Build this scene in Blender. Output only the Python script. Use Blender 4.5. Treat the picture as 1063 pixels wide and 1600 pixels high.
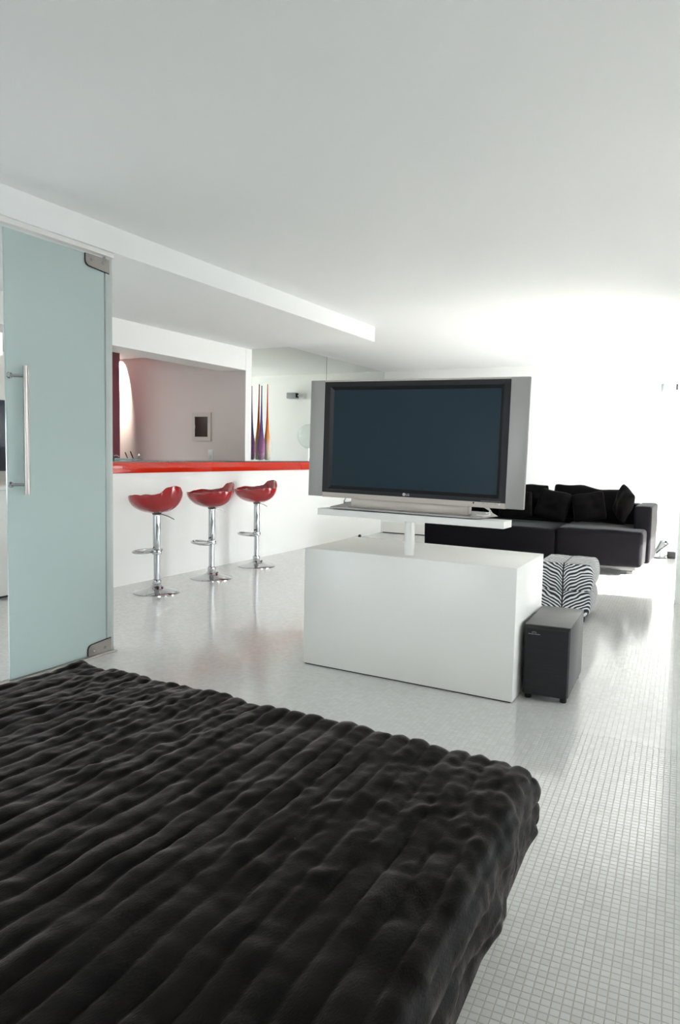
import bpy, bmesh, math, random
import numpy as np
from mathutils import Vector, Matrix, Euler, noise

random.seed(7)
S = bpy.context.scene
COL = S.collection
for o in list(bpy.data.objects):
    bpy.data.objects.remove(o)

# ------------------------------------------------------------------ camera
W_PX, H_PX, F_PX = 1063, 1600, 1145.0
YAW, PITCH, ROLL = math.radians(27.55), math.radians(4.54), math.radians(1.145)
cam_data = bpy.data.cameras.new('camera')
cam = bpy.data.objects.new('camera', cam_data)
COL.objects.link(cam)
fwd = Vector((-math.sin(YAW) * math.cos(PITCH), math.cos(YAW) * math.cos(PITCH), -math.sin(PITCH)))
rgt = Vector((math.cos(YAW), math.sin(YAW), 0))
up = rgt.cross(fwd)
r2 = rgt * math.cos(ROLL) + up * math.sin(ROLL)
u2 = up * math.cos(ROLL) - rgt * math.sin(ROLL)
m = Matrix((r2, u2, -fwd)).transposed().to_4x4()
m.translation = Vector((0, 0, 1.2))
cam.matrix_world = m
cam_data.sensor_fit = 'VERTICAL'
cam_data.sensor_height = 24.0
cam_data.lens = 24.0 * F_PX / H_PX
cam_data.clip_start = 0.05
S.camera = cam

# ------------------------------------------------------------------ world, sun, exposure
world = bpy.data.worlds.new('sky')
S.world = world
world.use_nodes = True
wn = world.node_tree
wn.nodes.clear()
w_out = wn.nodes.new('ShaderNodeOutputWorld')
w_bg = wn.nodes.new('ShaderNodeBackground')
w_bg.inputs['Color'].default_value = (0.87, 0.94, 1.0, 1)
w_bg.inputs['Strength'].default_value = 7.0
wn.links.new(w_bg.outputs[0], w_out.inputs[0])

sun_data = bpy.data.lights.new('sun', 'SUN')
sun_data.energy = 30.0
sun_data.angle = math.radians(0.6)
sun_data.color = (1.0, 0.96, 0.9)
sun = bpy.data.objects.new('sun', sun_data)
COL.objects.link(sun)
SUN_EL = math.radians(28)
sd = Vector((-math.cos(SUN_EL), -0.135 * math.cos(SUN_EL), -math.sin(SUN_EL)))
sun.rotation_euler = sd.to_track_quat('-Z', 'Y').to_euler()
sun.location = (6, 9, 8)

X_RIGHT = 1.70          # inner face of the window wall
WIN = ((-0.9, 1.3, 1.25, 2.1), (3.2, 4.7, 0.30, 1.05), (6.98, 9.4, 0.03, 1.75))   # y0, y1, z0, z1 of its three openings; the first added to brighten the beam
for y0, y1, z0, z1 in WIN:
    pd = bpy.data.lights.new('daylight_portal', 'AREA')
    pd.shape = 'RECTANGLE'
    pd.size, pd.size_y = z1 - z0, y1 - y0
    pd.cycles.is_portal = True
    po = bpy.data.objects.new('daylight_portal', pd)
    COL.objects.link(po)
    po.location = (X_RIGHT + 0.1, (y0 + y1) / 2, (z0 + z1) / 2)
    po.rotation_euler = (0, math.radians(90), 0)

# window added behind the viewer to brighten the white cabinet's front
FRONT_FILL_WIN = (-3.1, -2.1, 0.80, 1.60)      # x0, x1, z0, z1
pd = bpy.data.lights.new('daylight_portal', 'AREA')
pd.shape = 'RECTANGLE'
pd.size, pd.size_y = FRONT_FILL_WIN[1] - FRONT_FILL_WIN[0], FRONT_FILL_WIN[3] - FRONT_FILL_WIN[2]
pd.cycles.is_portal = True
po = bpy.data.objects.new('daylight_portal', pd)
COL.objects.link(po)
po.location = ((FRONT_FILL_WIN[0] + FRONT_FILL_WIN[1]) / 2, -2.1, (FRONT_FILL_WIN[2] + FRONT_FILL_WIN[3]) / 2)
po.rotation_euler = (math.radians(90), 0, 0)

# unseen window added across the kitchen to brighten the floor on the left
KITCHEN_FILL_WIN = (-1.8, 1.6, 0.5, 1.6)        # y0, y1, z0, z1
pd = bpy.data.lights.new('daylight_portal', 'AREA')
pd.shape = 'RECTANGLE'
pd.size, pd.size_y = KITCHEN_FILL_WIN[3] - KITCHEN_FILL_WIN[2], KITCHEN_FILL_WIN[1] - KITCHEN_FILL_WIN[0]
pd.cycles.is_portal = True
po = bpy.data.objects.new('daylight_portal', pd)
COL.objects.link(po)
po.location = (-7.38, (KITCHEN_FILL_WIN[0] + KITCHEN_FILL_WIN[1]) / 2, (KITCHEN_FILL_WIN[2] + KITCHEN_FILL_WIN[3]) / 2)
po.rotation_euler = (0, math.radians(-90), 0)

S.view_settings.view_transform = 'Standard'
S.view_settings.look = 'None'
S.view_settings.gamma = 1.0
S.view_settings.use_curve_mapping = False
S.view_settings.exposure = 1.34
cy = S.cycles
cy.max_bounces = 12
cy.diffuse_bounces = 7
cy.glossy_bounces = 5
cy.transmission_bounces = 8
cy.transparent_max_bounces = 8
cy.caustics_reflective = False
cy.caustics_refractive = False
cy.sample_clamp_indirect = 8.0
cy.use_denoising = True

# ------------------------------------------------------------------ helpers
def nodes_mat(name):
    mt = bpy.data.materials.new(name)
    mt.use_nodes = True
    nt = mt.node_tree
    return mt, nt, nt.nodes['Principled BSDF']

def mat(name, col, rough=0.5, metal=0.0, spec=0.5, coat=0.0, bump=None, var=None, **kw):
    """Principled material with a faint procedural grain: bump = (scale, strength), var = (scale, amount)."""
    mt, nt, b = nodes_mat(name)
    b.inputs['Base Color'].default_value = (*col, 1)
    b.inputs['Roughness'].default_value = rough
    b.inputs['Metallic'].default_value = metal
    b.inputs['Specular IOR Level'].default_value = spec
    b.inputs['Coat Weight'].default_value = coat
    for k, v in kw.items():
        b.inputs[k].default_value = v
    tc = nt.nodes.new('ShaderNodeTexCoord')
    if bump:
        n = nt.nodes.new('ShaderNodeTexNoise')
        n.inputs['Scale'].default_value = bump[0]
        n.inputs['Detail'].default_value = 3
        bp = nt.nodes.new('ShaderNodeBump')
        bp.inputs['Strength'].default_value = bump[1]
        bp.inputs['Distance'].default_value = 0.002
        nt.links.new(tc.outputs['Object'], n.inputs['Vector'])
        nt.links.new(n.outputs['Fac'], bp.inputs['Height'])
        nt.links.new(bp.outputs[0], b.inputs['Normal'])
    if var:
        n = nt.nodes.new('ShaderNodeTexNoise')
        n.inputs['Scale'].default_value = var[0]
        n.inputs['Detail'].default_value = 4
        mx = nt.nodes.new('ShaderNodeMix')
        mx.data_type = 'RGBA'
        mx.inputs[6].default_value = (*[c * (1 - var[1]) for c in col], 1)
        mx.inputs[7].default_value = (*[min(1, c * (1 + var[1])) for c in col], 1)
        nt.links.new(tc.outputs['Object'], n.inputs['Vector'])
        nt.links.new(n.outputs['Fac'], mx.inputs[0])
        nt.links.new(mx.outputs[2], b.inputs['Base Color'])
    return mt

def link(name, me, material, parent=None, smooth=False):
    o = bpy.data.objects.new(name, me)
    COL.objects.link(o)
    if material is not None and not me.materials:
        me.materials.append(material)
    if smooth:
        for p in me.polygons:
            p.use_smooth = True
    if parent is not None:
        o.parent = parent
    return o

def bm_obj(name, bm, material, parent=None, smooth=False, autosmooth=None):
    bmesh.ops.recalc_face_normals(bm, faces=bm.faces[:])
    me = bpy.data.meshes.new(name)
    bm.to_mesh(me)
    bm.free()
    o = link(name, me, material, parent, smooth)
    if autosmooth:
        for p in me.polygons:
            p.use_smooth = True
        me.set_sharp_from_angle(angle=math.radians(autosmooth))
    return o

def add_prism(bm, base, z0, z1):
    """Closed prism over the polygon base (list of (x, y))."""
    lo = [bm.verts.new((x, y, z0)) for x, y in base]
    hi = [bm.verts.new((x, y, z1)) for x, y in base]
    n = len(base)
    bm.faces.new(list(reversed(lo)))
    bm.faces.new(hi)
    for i in range(n):
        bm.faces.new((lo[i], lo[(i + 1) % n], hi[(i + 1) % n], hi[i]))

def add_box(bm, x0, x1, y0, y1, z0, z1):
    add_prism(bm, [(x0, y0), (x1, y0), (x1, y1), (x0, y1)], z0, z1)

def bevel(bm, w, seg=2):
    bmesh.ops.bevel(bm, geom=bm.edges[:] + bm.verts[:], offset=w, segments=seg, affect='EDGES', profile=0.5)

def box(name, material, x0, x1, y0, y1, z0, z1, parent=None, bev=0.0, seg=2):
    bm = bmesh.new()
    add_box(bm, x0, x1, y0, y1, z0, z1)
    if bev:
        bevel(bm, bev, seg)
    return bm_obj(name, bm, material, parent, autosmooth=40 if bev else None)

def prism(name, material, base, z0, z1, parent=None, bev=0.0):
    bm = bmesh.new()
    add_prism(bm, base, z0, z1)
    if bev:
        bevel(bm, bev)
    return bm_obj(name, bm, material, parent, autosmooth=40 if bev else None)

def add_lathe(bm, prof, seg=32, M=None):
    """Surface of revolution about z from (radius, z) pairs."""
    M = M or Matrix.Identity(4)
    rings = []
    for r, z in prof:
        if r < 1e-6:
            rings.append([bm.verts.new(M @ Vector((0, 0, z)))])
        else:
            rings.append([bm.verts.new(M @ Vector((r * math.cos(2 * math.pi * k / seg), r * math.sin(2 * math.pi * k / seg), z))) for k in range(seg)])
    for a, b in zip(rings, rings[1:]):
        for k in range(seg):
            q = [a[k % len(a)], a[(k + 1) % len(a)], b[(k + 1) % len(b)], b[k % len(b)]]
            q2 = []
            for v in q:
                if v not in q2:
                    q2.append(v)
            if len(q2) > 2:
                bm.faces.new(q2)

def lathe(name, material, prof, parent=None, seg=32, M=None, sharp=35):
    bm = bmesh.new()
    add_lathe(bm, prof, seg, M)
    return bm_obj(name, bm, material, parent, autosmooth=sharp)

def add_tube(bm, pts, r, seg=10, closed=False):
    pts = [Vector(p) for p in pts]
    n = len(pts)
    rings = []
    prev = None
    for i, p in enumerate(pts):
        if closed:
            t = pts[(i + 1) % n] - pts[i - 1]
        else:
            t = pts[min(i + 1, n - 1)] - pts[max(i - 1, 0)]
        t.normalize()
        a = prev if prev is not None else (Vector((0, 0, 1)) if abs(t.z) < 0.9 else Vector((1, 0, 0)))
        a = (a - t * a.dot(t)).normalized()
        prev = a
        b = t.cross(a)
        rr = r[i] if isinstance(r, (list, tuple)) else r
        rings.append([bm.verts.new(p + (a * math.cos(2 * math.pi * k / seg) + b * math.sin(2 * math.pi * k / seg)) * rr) for k in range(seg)])
    pairs = list(zip(rings, rings[1:]))
    if closed:
        pairs.append((rings[-1], rings[0]))
    for a, b in pairs:
        for k in range(seg):
            bm.faces.new((a[k], a[(k + 1) % seg], b[(k + 1) % seg], b[k]))
    if not closed:
        bm.faces.new(list(reversed(rings[0])))
        bm.faces.new(rings[-1])

def tube(name, material, pts, r, parent=None, seg=10, closed=False):
    bm = bmesh.new()
    add_tube(bm, pts, r, seg, closed)
    return bm_obj(name, bm, material, parent, autosmooth=50)

def tag(o, label, cat, group=None):
    o['label'] = label
    o['category'] = cat
    if group:
        o['group'] = group
    return o

def thing(name, label, cat, loc=(0, 0, 0), rot=(0, 0, 0), group=None):
    o = bpy.data.objects.new(name, None)
    COL.objects.link(o)
    o.empty_display_size = 0.1
    o.location = loc
    o.rotation_euler = rot
    return tag(o, label, cat, group)

def struct(o):
    o['kind'] = 'structure'
    return o

def dup(root, label, loc, rotz):
    r = root.copy()
    COL.objects.link(r)
    r.location = loc
    r.rotation_euler = (0, 0, rotz)
    r['label'] = label
    for ch in list(root.children):
        c = ch.copy()
        COL.objects.link(c)
        c.parent = r
        for g in list(ch.children):
            d = g.copy()
            COL.objects.link(d)
            d.parent = c
    return r

# ------------------------------------------------------------------ materials
WALL = mat('white_paint', (0.88, 0.885, 0.875), 0.62, bump=(220, 0.05))
CEIL = mat('ceiling_paint', (0.87, 0.885, 0.89), 0.8, bump=(200, 0.04))
KITCHEN = mat('red_bounce_tinted_paint', (0.70, 0.635, 0.62), 0.6, bump=(220, 0.05))  # pinkish tint of light bounced off red things, put into the wall colour
LACQUER = mat('white_lacquer', (0.82, 0.81, 0.775), 0.3, bump=(60, 0.01))
GLOSSWHITE = mat('gloss_white_panel', (0.86, 0.86, 0.84), 0.22)
RED = mat('red_glass', (0.56, 0.022, 0.006), 0.05, spec=0.22)
DARKTOP = mat('dark_glass_top', (0.02, 0.02, 0.02), 0.12)
CHROME = mat('chrome', (0.50, 0.51, 0.52), 0.06, 1.0)
STEEL = mat('brushed_steel', (0.42, 0.39, 0.37), 0.32, 1.0, bump=(90, 0.05))
DARKMETAL = mat('dark_metal', (0.10, 0.10, 0.10), 0.35, 0.8)
BLACK = mat('black_plastic', (0.010, 0.010, 0.011), 0.4, spec=0.25)
BLACKRUB = mat('black_rubber', (0.015, 0.015, 0.015), 0.7)
SILVER = mat('silver_plastic', (0.345, 0.335, 0.32), 0.42, 0.25)
SILVERLT = mat('light_silver_plastic', (0.46, 0.41, 0.365), 0.4, 0.25)
SCREEN = mat('plasma_screen', (0.022, 0.038, 0.050), 0.3, spec=0.06)
WHITEPL = mat('white_plastic', (0.8, 0.8, 0.78), 0.4)
GREYPL = mat('grey_plastic', (0.60, 0.63, 0.64), 0.45)
MAROON = mat('maroon_lacquer', (0.16, 0.035, 0.055), 0.3)
REDPL = mat('red_acrylic', (0.36, 0.008, 0.014), 0.12, coat=0.5)
LOGOW = mat('printed_silver', (0.62, 0.62, 0.60), 0.4, 0.3)
BROWNGLASS = mat('brown_smoked_door', (0.035, 0.022, 0.018), 0.35, spec=0.3)
BEIGEPL = mat('ivory_plastic', (0.62, 0.58, 0.54), 0.45)
TERRACE = mat('terrace_paving', (0.17, 0.165, 0.155), 0.9, bump=(40, 0.2))
VELVET = mat('charcoal_velvet', (0.0045, 0.004, 0.0055), 0.9, spec=0.08, var=(26, 0.35), bump=(300, 0.25),
             **{'Sheen Weight': 0.12, 'Sheen Roughness': 0.3})
CUSHION = mat('black_cushion_cloth', (0.0035, 0.003, 0.0032), 0.95, spec=0.05, var=(18, 0.4), bump=(240, 0.3),
              **{'Sheen Weight': 0.03, 'Sheen Roughness': 0.4})
MIRROR = mat('mirror_silver', (0.83, 0.86, 0.825), 0.0, 1.0)
MATTRESS = mat('mattress_ticking', (0.5, 0.48, 0.45), 0.8, bump=(120, 0.2))

TILE_P, TILE_A = 0.0222, math.radians(2.7)      # mosaic pitch and the angle it is laid at

def tile_nodes(nt):
    """Cell coordinates of the mosaic from the world position; returns (cell uv vector node, random vector node)."""
    g = nt.nodes.new('ShaderNodeNewGeometry')
    mp = nt.nodes.new('ShaderNodeMapping')
    mp.vector_type = 'POINT'
    mp.inputs['Rotation'].default_value = (0, 0, -TILE_A)
    mp.inputs['Scale'].default_value = (1, 1, 0)
    nt.links.new(g.outputs['Position'], mp.inputs['Vector'])
    sc = nt.nodes.new('ShaderNodeVectorMath')
    sc.operation = 'SCALE'
    sc.inputs['Scale'].default_value = 1 / TILE_P
    nt.links.new(mp.outputs[0], sc.inputs[0])
    fl = nt.nodes.new('ShaderNodeVectorMath')
    fl.operation = 'FLOOR'
    nt.links.new(sc.outputs[0], fl.inputs[0])
    wnz = nt.nodes.new('ShaderNodeTexWhiteNoise')
    wnz.noise_dimensions = '3D'
    nt.links.new(fl.outputs[0], wnz.inputs['Vector'])
    return g, sc, wnz

def tile_material(name, pattern):
    mt, nt, b = nodes_mat(name)
    g, sc, wnz = tile_nodes(nt)
    b.inputs['Roughness'].default_value = 0.13
    b.inputs['IOR'].default_value = 1.55
    b.inputs['Coat Weight'].default_value = 0.4
    b.inputs['Coat Roughness'].default_value = 0.1
    # each tile slightly different in tone
    tone = nt.nodes.new('ShaderNodeMix')
    tone.data_type = 'RGBA'
    tone.inputs[6].default_value = (0.66, 0.665, 0.65, 1)
    tone.inputs[7].default_value = (0.72, 0.725, 0.715, 1)
    nt.links.new(wnz.outputs['Value'], tone.inputs[0])
    # each tile set at a slightly different angle
    sub = nt.nodes.new('ShaderNodeVectorMath')
    sub.operation = 'SUBTRACT'
    sub.inputs[1].default_value = (0.5, 0.5, 0.5)
    nt.links.new(wnz.outputs['Color'], sub.inputs[0])
    mul = nt.nodes.new('ShaderNodeVectorMath')
    mul.operation = 'MULTIPLY'
    mul.inputs[1].default_value = (0.022, 0.022, 0.0)
    nt.links.new(sub.outputs[0], mul.inputs[0])
    add = nt.nodes.new('ShaderNodeVectorMath')
    add.operation = 'ADD'
    nt.links.new(g.outputs['Normal'], add.inputs[0])
    nt.links.new(mul.outputs[0], add.inputs[1])
    nrm = nt.nodes.new('ShaderNodeVectorMath')
    nrm.operation = 'NORMALIZE'
    nt.links.new(add.outputs[0], nrm.inputs[0])
    if not pattern:
        nt.links.new(tone.outputs[2], b.inputs['Base Color'])
        nt.links.new(nrm.outputs[0], b.inputs['Normal'])
        return mt
    fr = nt.nodes.new('ShaderNodeVectorMath')
    fr.operation = 'FRACTION'
    nt.links.new(sc.outputs[0], fr.inputs[0])
    sp = nt.nodes.new('ShaderNodeSeparateXYZ')
    nt.links.new(fr.outputs[0], sp.inputs[0])
    ds = []
    for ax in ('X', 'Y'):
        a = nt.nodes.new('ShaderNodeMath')
        a.operation = 'SUBTRACT'
        a.inputs[1].default_value = 0.5
        nt.links.new(sp.outputs[ax], a.inputs[0])
        c = nt.nodes.new('ShaderNodeMath')
        c.operation = 'ABSOLUTE'
        nt.links.new(a.outputs[0], c.inputs[0])
        ds.append(c)
    mxm = nt.nodes.new('ShaderNodeMath')
    mxm.operation = 'MAXIMUM'
    nt.links.new(ds[0].outputs[0], mxm.inputs[0])
    nt.links.new(ds[1].outputs[0], mxm.inputs[1])
    mr = nt.nodes.new('ShaderNodeMapRange')
    mr.interpolation_type = 'SMOOTHSTEP'
    mr.inputs['From Min'].default_value = 0.435
    mr.inputs['From Max'].default_value = 0.474
    nt.links.new(mxm.outputs[0], mr.inputs['Value'])
    mixc = nt.nodes.new('ShaderNodeMix')
    mixc.data_type = 'RGBA'
    mixc.inputs[7].default_value = (0.46, 0.44, 0.385, 1)
    nt.links.new(mr.outputs[0], mixc.inputs[0])
    nt.links.new(tone.outputs[2], mixc.inputs[6])
    nt.links.new(mixc.outputs[2], b.inputs['Base Color'])
    rg = nt.nodes.new('ShaderNodeMapRange')
    rg.inputs['To Min'].default_value = 0.13
    rg.inputs['To Max'].default_value = 0.8
    nt.links.new(mr.outputs[0], rg.inputs['Value'])
    nt.links.new(rg.outputs[0], b.inputs['Roughness'])
    bp = nt.nodes.new('ShaderNodeBump')
    bp.invert = True
    bp.inputs['Strength'].default_value = 0.35
    bp.inputs['Distance'].default_value = 0.0012
    nt.links.new(mr.outputs[0], bp.inputs['Height'])
    nt.links.new(nrm.outputs[0], bp.inputs['Normal'])
    nt.links.new(bp.outputs[0], b.inputs['Normal'])
    return mt

TILE = tile_material('white_mosaic_tile', False)
FLOORM = tile_material('white_mosaic_floor', True)

def frosted():
    mt, nt, b = nodes_mat('frosted_glass')
    nt.nodes.remove(b)
    out = nt.nodes['Material Output']
    d = nt.nodes.new('ShaderNodeBsdfDiffuse')
    d.inputs['Color'].default_value = (0.75, 0.86, 0.84, 1)
    t = nt.nodes.new('ShaderNodeBsdfTranslucent')
    t.inputs['Color'].default_value = (0.80, 0.93, 0.91, 1)
    mx = nt.nodes.new('ShaderNodeMixShader')
    mx.inputs[0].default_value = 0.5
    gl = nt.nodes.new('ShaderNodeBsdfGlossy')
    gl.inputs['Roughness'].default_value = 0.08
    gl.inputs['Color'].default_value = (0.9, 0.97, 0.96, 1)
    lw = nt.nodes.new('ShaderNodeFresnel')
    lw.inputs['IOR'].default_value = 1.45
    m2 = nt.nodes.new('ShaderNodeMixShader')
    nt.links.new(d.outputs[0], mx.inputs[1])
    nt.links.new(t.outputs[0], mx.inputs[2])
    nt.links.new(lw.outputs[0], m2.inputs[0])
    nt.links.new(mx.outputs[0], m2.inputs[1])
    nt.links.new(gl.outputs[0], m2.inputs[2])
    nt.links.new(m2.outputs[0], out.inputs[0])
    return mt
FROST = frosted()

def clear_glass(name, col=(1, 1, 1)):
    """Thin clear glass: mostly see-through, mirror-like at grazing angles."""
    mt, nt, b = nodes_mat(name)
    nt.nodes.remove(b)
    out = nt.nodes['Material Output']
    tr = nt.nodes.new('ShaderNodeBsdfTransparent')
    tr.inputs['Color'].default_value = (*col, 1)
    gl = nt.nodes.new('ShaderNodeBsdfGlossy')
    gl.inputs['Roughness'].default_value = 0.02
    lw = nt.nodes.new('ShaderNodeLayerWeight')
    lw.inputs['Blend'].default_value = 0.5
    fr = nt.nodes.new('ShaderNodeMath')
    fr.operation = 'POWER'
    fr.inputs[1].default_value = 5.0
    nt.links.new(lw.outputs['Facing'], fr.inputs[0])
    mr = nt.nodes.new('ShaderNodeMapRange')
    mr.inputs['To Min'].default_value = 0.04
    nt.links.new(fr.outputs[0], mr.inputs['Value'])
    mx = nt.nodes.new('ShaderNodeMixShader')
    nt.links.new(mr.outputs[0], mx.inputs[0])
    nt.links.new(tr.outputs[0], mx.inputs[1])
    nt.links.new(gl.outputs[0], mx.inputs[2])
    nt.links.new(mx.outputs[0], out.inputs[0])
    return mt
CLEAR = clear_glass('clear_glass', (0.93, 0.96, 0.95))
EDGEGLASS = mat('polished_glass_edge', (0.50, 0.55, 0.54), 0.2, 0.0, bump=(30, 0.02))

def vase_mat(name, stops):
    mt, nt, b = nodes_mat(name)
    tc = nt.nodes.new('ShaderNodeTexCoord')
    sp = nt.nodes.new('ShaderNodeSeparateXYZ')
    mr = nt.nodes.new('ShaderNodeMapRange')
    mr.inputs['From Max'].default_value = 0.86
    cr = nt.nodes.new('ShaderNodeValToRGB')
    e = cr.color_ramp.elements
    e[0].position, e[0].color = stops[0][0], (*stops[0][1], 1)
    e[1].position, e[1].color = stops[-1][0], (*stops[-1][1], 1)
    for p, c in stops[1:-1]:
        k = e.new(p)
        k.color = (*c, 1)
    nt.links.new(tc.outputs['Object'], sp.inputs[0])
    nt.links.new(sp.outputs['Z'], mr.inputs['Value'])
    nt.links.new(mr.outputs[0], cr.inputs[0])
    nt.links.new(cr.outputs[0], b.inputs['Base Color'])
    b.inputs['Roughness'].default_value = 0.06
    b.inputs['Transmission Weight'].default_value = 0.35
    b.inputs['IOR'].default_value = 1.3
    return mt
PURPLE = vase_mat('purple_blown_glass', [(0.0, (0.5, 0.30, 0.42)), (0.1, (0.42, 0.15, 0.33)), (0.26, (0.32, 0.12, 0.30)), (0.4, (0.15, 0.085, 0.28)), (1.0, (0.12, 0.10, 0.26))])
ORANGE = vase_mat('orange_blown_glass', [(0.0, (0.72, 0.60, 0.52)), (0.2, (0.75, 0.58, 0.46)), (0.32, (0.85, 0.36, 0.10)), (0.5, (0.80, 0.13, 0.025)), (1.0, (0.70, 0.10, 0.03))])

def fur():
    mt, nt, b = nodes_mat('chocolate_faux_fur')
    tc = nt.nodes.new('ShaderNodeTexCoord')
    n1 = nt.nodes.new('ShaderNodeTexNoise')
    n1.inputs['Scale'].default_value = 9
    n1.inputs['Detail'].default_value = 5
    cr = nt.nodes.new('ShaderNodeValToRGB')
    cr.color_ramp.elements[0].position = 0.35
    cr.color_ramp.elements[0].color = (0.0022, 0.0017, 0.0015, 1)
    cr.color_ramp.elements[1].position = 0.7
    cr.color_ramp.elements[1].color = (0.007, 0.005, 0.0042, 1)
    n2 = nt.nodes.new('ShaderNodeTexNoise')
    n2.inputs['Scale'].default_value = 420
    n2.inputs['Detail'].default_value = 4
    mp = nt.nodes.new('ShaderNodeMapping')
    mp.inputs['Scale'].default_value = (1, 0.3, 0.6)
    bp = nt.nodes.new('ShaderNodeBump')
    bp.inputs['Strength'].default_value = 0.3
    bp.inputs['Distance'].default_value = 0.004
    nt.links.new(tc.outputs['Object'], n1.inputs['Vector'])
    nt.links.new(n1.outputs['Fac'], cr.inputs[0])
    nt.links.new(cr.outputs[0], b.inputs['Base Color'])
    nt.links.new(tc.outputs['Object'], mp.inputs['Vector'])
    nt.links.new(mp.outputs[0], n2.inputs['Vector'])
    nt.links.new(n2.outputs['Fac'], bp.inputs['Height'])
    nt.links.new(bp.outputs[0], b.inputs['Normal'])
    b.inputs['Roughness'].default_value = 0.5
    b.inputs['Specular IOR Level'].default_value = 0.06
    n3 = nt.nodes.new('ShaderNodeTexNoise')       # nap brushed this way and that
    n3.inputs['Scale'].default_value = 13
    n3.inputs['Detail'].default_value = 6
    n3.inputs['Roughness'].default_value = 0.65
    nt.links.new(tc.outputs['Object'], n3.inputs['Vector'])
    nap = nt.nodes.new('ShaderNodeMapRange')
    nap.inputs['From Min'].default_value = 0.34
    nap.inputs['From Max'].default_value = 0.66
    nap.inputs['To Min'].default_value = 0.03
    nap.inputs['To Max'].default_value = 0.52
    nt.links.new(n3.outputs['Fac'], nap.inputs['Value'])
    nt.links.new(nap.outputs[0], b.inputs['Sheen Weight'])
    b.inputs['Sheen Roughness'].default_value = 0.3
    b.inputs['Sheen Tint'].default_value = (0.98, 0.85, 0.84, 1)
    return mt
FUR = fur()

def zebra():
    mt, nt, b = nodes_mat('zebra_print_cloth')
    L = nt.links.new
    def math_(op, a, bb=None):
        n = nt.nodes.new('ShaderNodeMath')
        n.operation = op
        for i, v in enumerate((a, bb)):
            if v is None:
                continue
            if isinstance(v, (int, float)):
                n.inputs[i].default_value = v
            else:
                L(v, n.inputs[i])
        return n.outputs[0]
    tc = nt.nodes.new('ShaderNodeTexCoord')
    sp = nt.nodes.new('ShaderNodeSeparateXYZ')
    L(tc.outputs['Object'], sp.inputs[0])
    ax = math_('ABSOLUTE', sp.outputs['X'])
    nz = nt.nodes.new('ShaderNodeTexNoise')
    nz.inputs['Scale'].default_value = 7
    nz.inputs['Detail'].default_value = 1.5
    cx = nt.nodes.new('ShaderNodeCombineXYZ')
    L(ax, cx.inputs['X']); L(sp.outputs['Y'], cx.inputs['Y']); L(sp.outputs['Z'], cx.inputs['Z'])
    L(cx.outputs[0], nz.inputs['Vector'])
    # stripes fan out from the middle seam of each of the two cushions and flatten towards the sides
    zr = math_('FRACT', math_('DIVIDE', math_('ADD', sp.outputs['Z'], -0.035), 0.195))
    zz = math_('MULTIPLY', zr, 0.195)
    steep = math_('MULTIPLY', math_('POWER', ax, 0.55), -0.33)
    ph = math_('ADD', math_('MULTIPLY', math_('ADD', math_('ADD', zz, steep), math_('MULTIPLY', sp.outputs['Y'], 0.9)), 235), math_('MULTIPLY', nz.outputs['Fac'], 26))
    sn = math_('SINE', ph)
    thr = math_('ADD', math_('MULTIPLY', nz.outputs['Fac'], 0.8), -0.55)
    edge = nt.nodes.new('ShaderNodeMapRange')
    edge.inputs['From Min'].default_value = -0.2
    edge.inputs['From Max'].default_value = 0.2
    L(math_('SUBTRACT', sn, thr), edge.inputs['Value'])
    seam = math_('LESS_THAN', ax, 0.0055)
    mx = nt.nodes.new('ShaderNodeMix')
    mx.data_type = 'RGBA'
    mx.inputs[6].default_value = (0.74, 0.75, 0.76, 1)
    mx.inputs[7].default_value = (0.012, 0.013, 0.018, 1)
    L(math_('MAXIMUM', edge.outputs[0], seam), mx.inputs[0])
    L(mx.outputs[2], b.inputs['Base Color'])
    b.inputs['Roughness'].default_value = 0.8
    b.inputs['Sheen Weight'].default_value = 0.2
    return mt
ZEBRA = zebra()

def woodgrain(name, c0, c1, rough):
    mt, nt, b = nodes_mat(name)
    tc = nt.nodes.new('ShaderNodeTexCoord')
    mp = nt.nodes.new('ShaderNodeMapping')
    mp.inputs['Scale'].default_value = (3, 3, 60)
    n = nt.nodes.new('ShaderNodeTexNoise')
    n.inputs['Scale'].default_value = 3
    n.inputs['Detail'].default_value = 6
    mx = nt.nodes.new('ShaderNodeMix')
    mx.data_type = 'RGBA'
    mx.inputs[6].default_value = (*c0, 1)
    mx.inputs[7].default_value = (*c1, 1)
    nt.links.new(tc.outputs['Object'], mp.inputs[0])
    nt.links.new(mp.outputs[0], n.inputs['Vector'])
    nt.links.new(n.outputs['Fac'], mx.inputs[0])
    nt.links.new(mx.outputs[2], b.inputs['Base Color'])
    b.inputs['Roughness'].default_value = rough
    return mt
ASH = woodgrain('black_ash_veneer', (0.03, 0.03, 0.032), (0.07, 0.07, 0.072), 0.38)
GRILLE = woodgrain('black_grille_cloth', (0.008, 0.008, 0.009), (0.02, 0.02, 0.022), 0.85)

# ------------------------------------------------------------------ the room
CEIL_Z, SOFF_Z, HEAD_Z, KIT_Z = 2.46, 2.316, 2.082, 2.276
Y_BACK, X_WALL, X_BEAM, Y_KIT = 10.3, -4.66, -3.145, 6.65
X_KIT, Y_FRONT = -7.3, -2.0

# floor: flat mosaic, with a recess of real tiles beside the bed where single tiles can be told apart
NX0, NX1, NY0, NY1 = -0.66, 0.62, 0.75, 3.3
bm = bmesh.new()
bm.faces.new([bm.verts.new(p) for p in ((X_KIT, Y_FRONT, 0), (X_RIGHT, Y_FRONT, 0), (X_RIGHT, Y_BACK, 0), (X_KIT, Y_BACK, 0))])
floor = struct(bm_obj('floor', bm, FLOORM))

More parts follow.
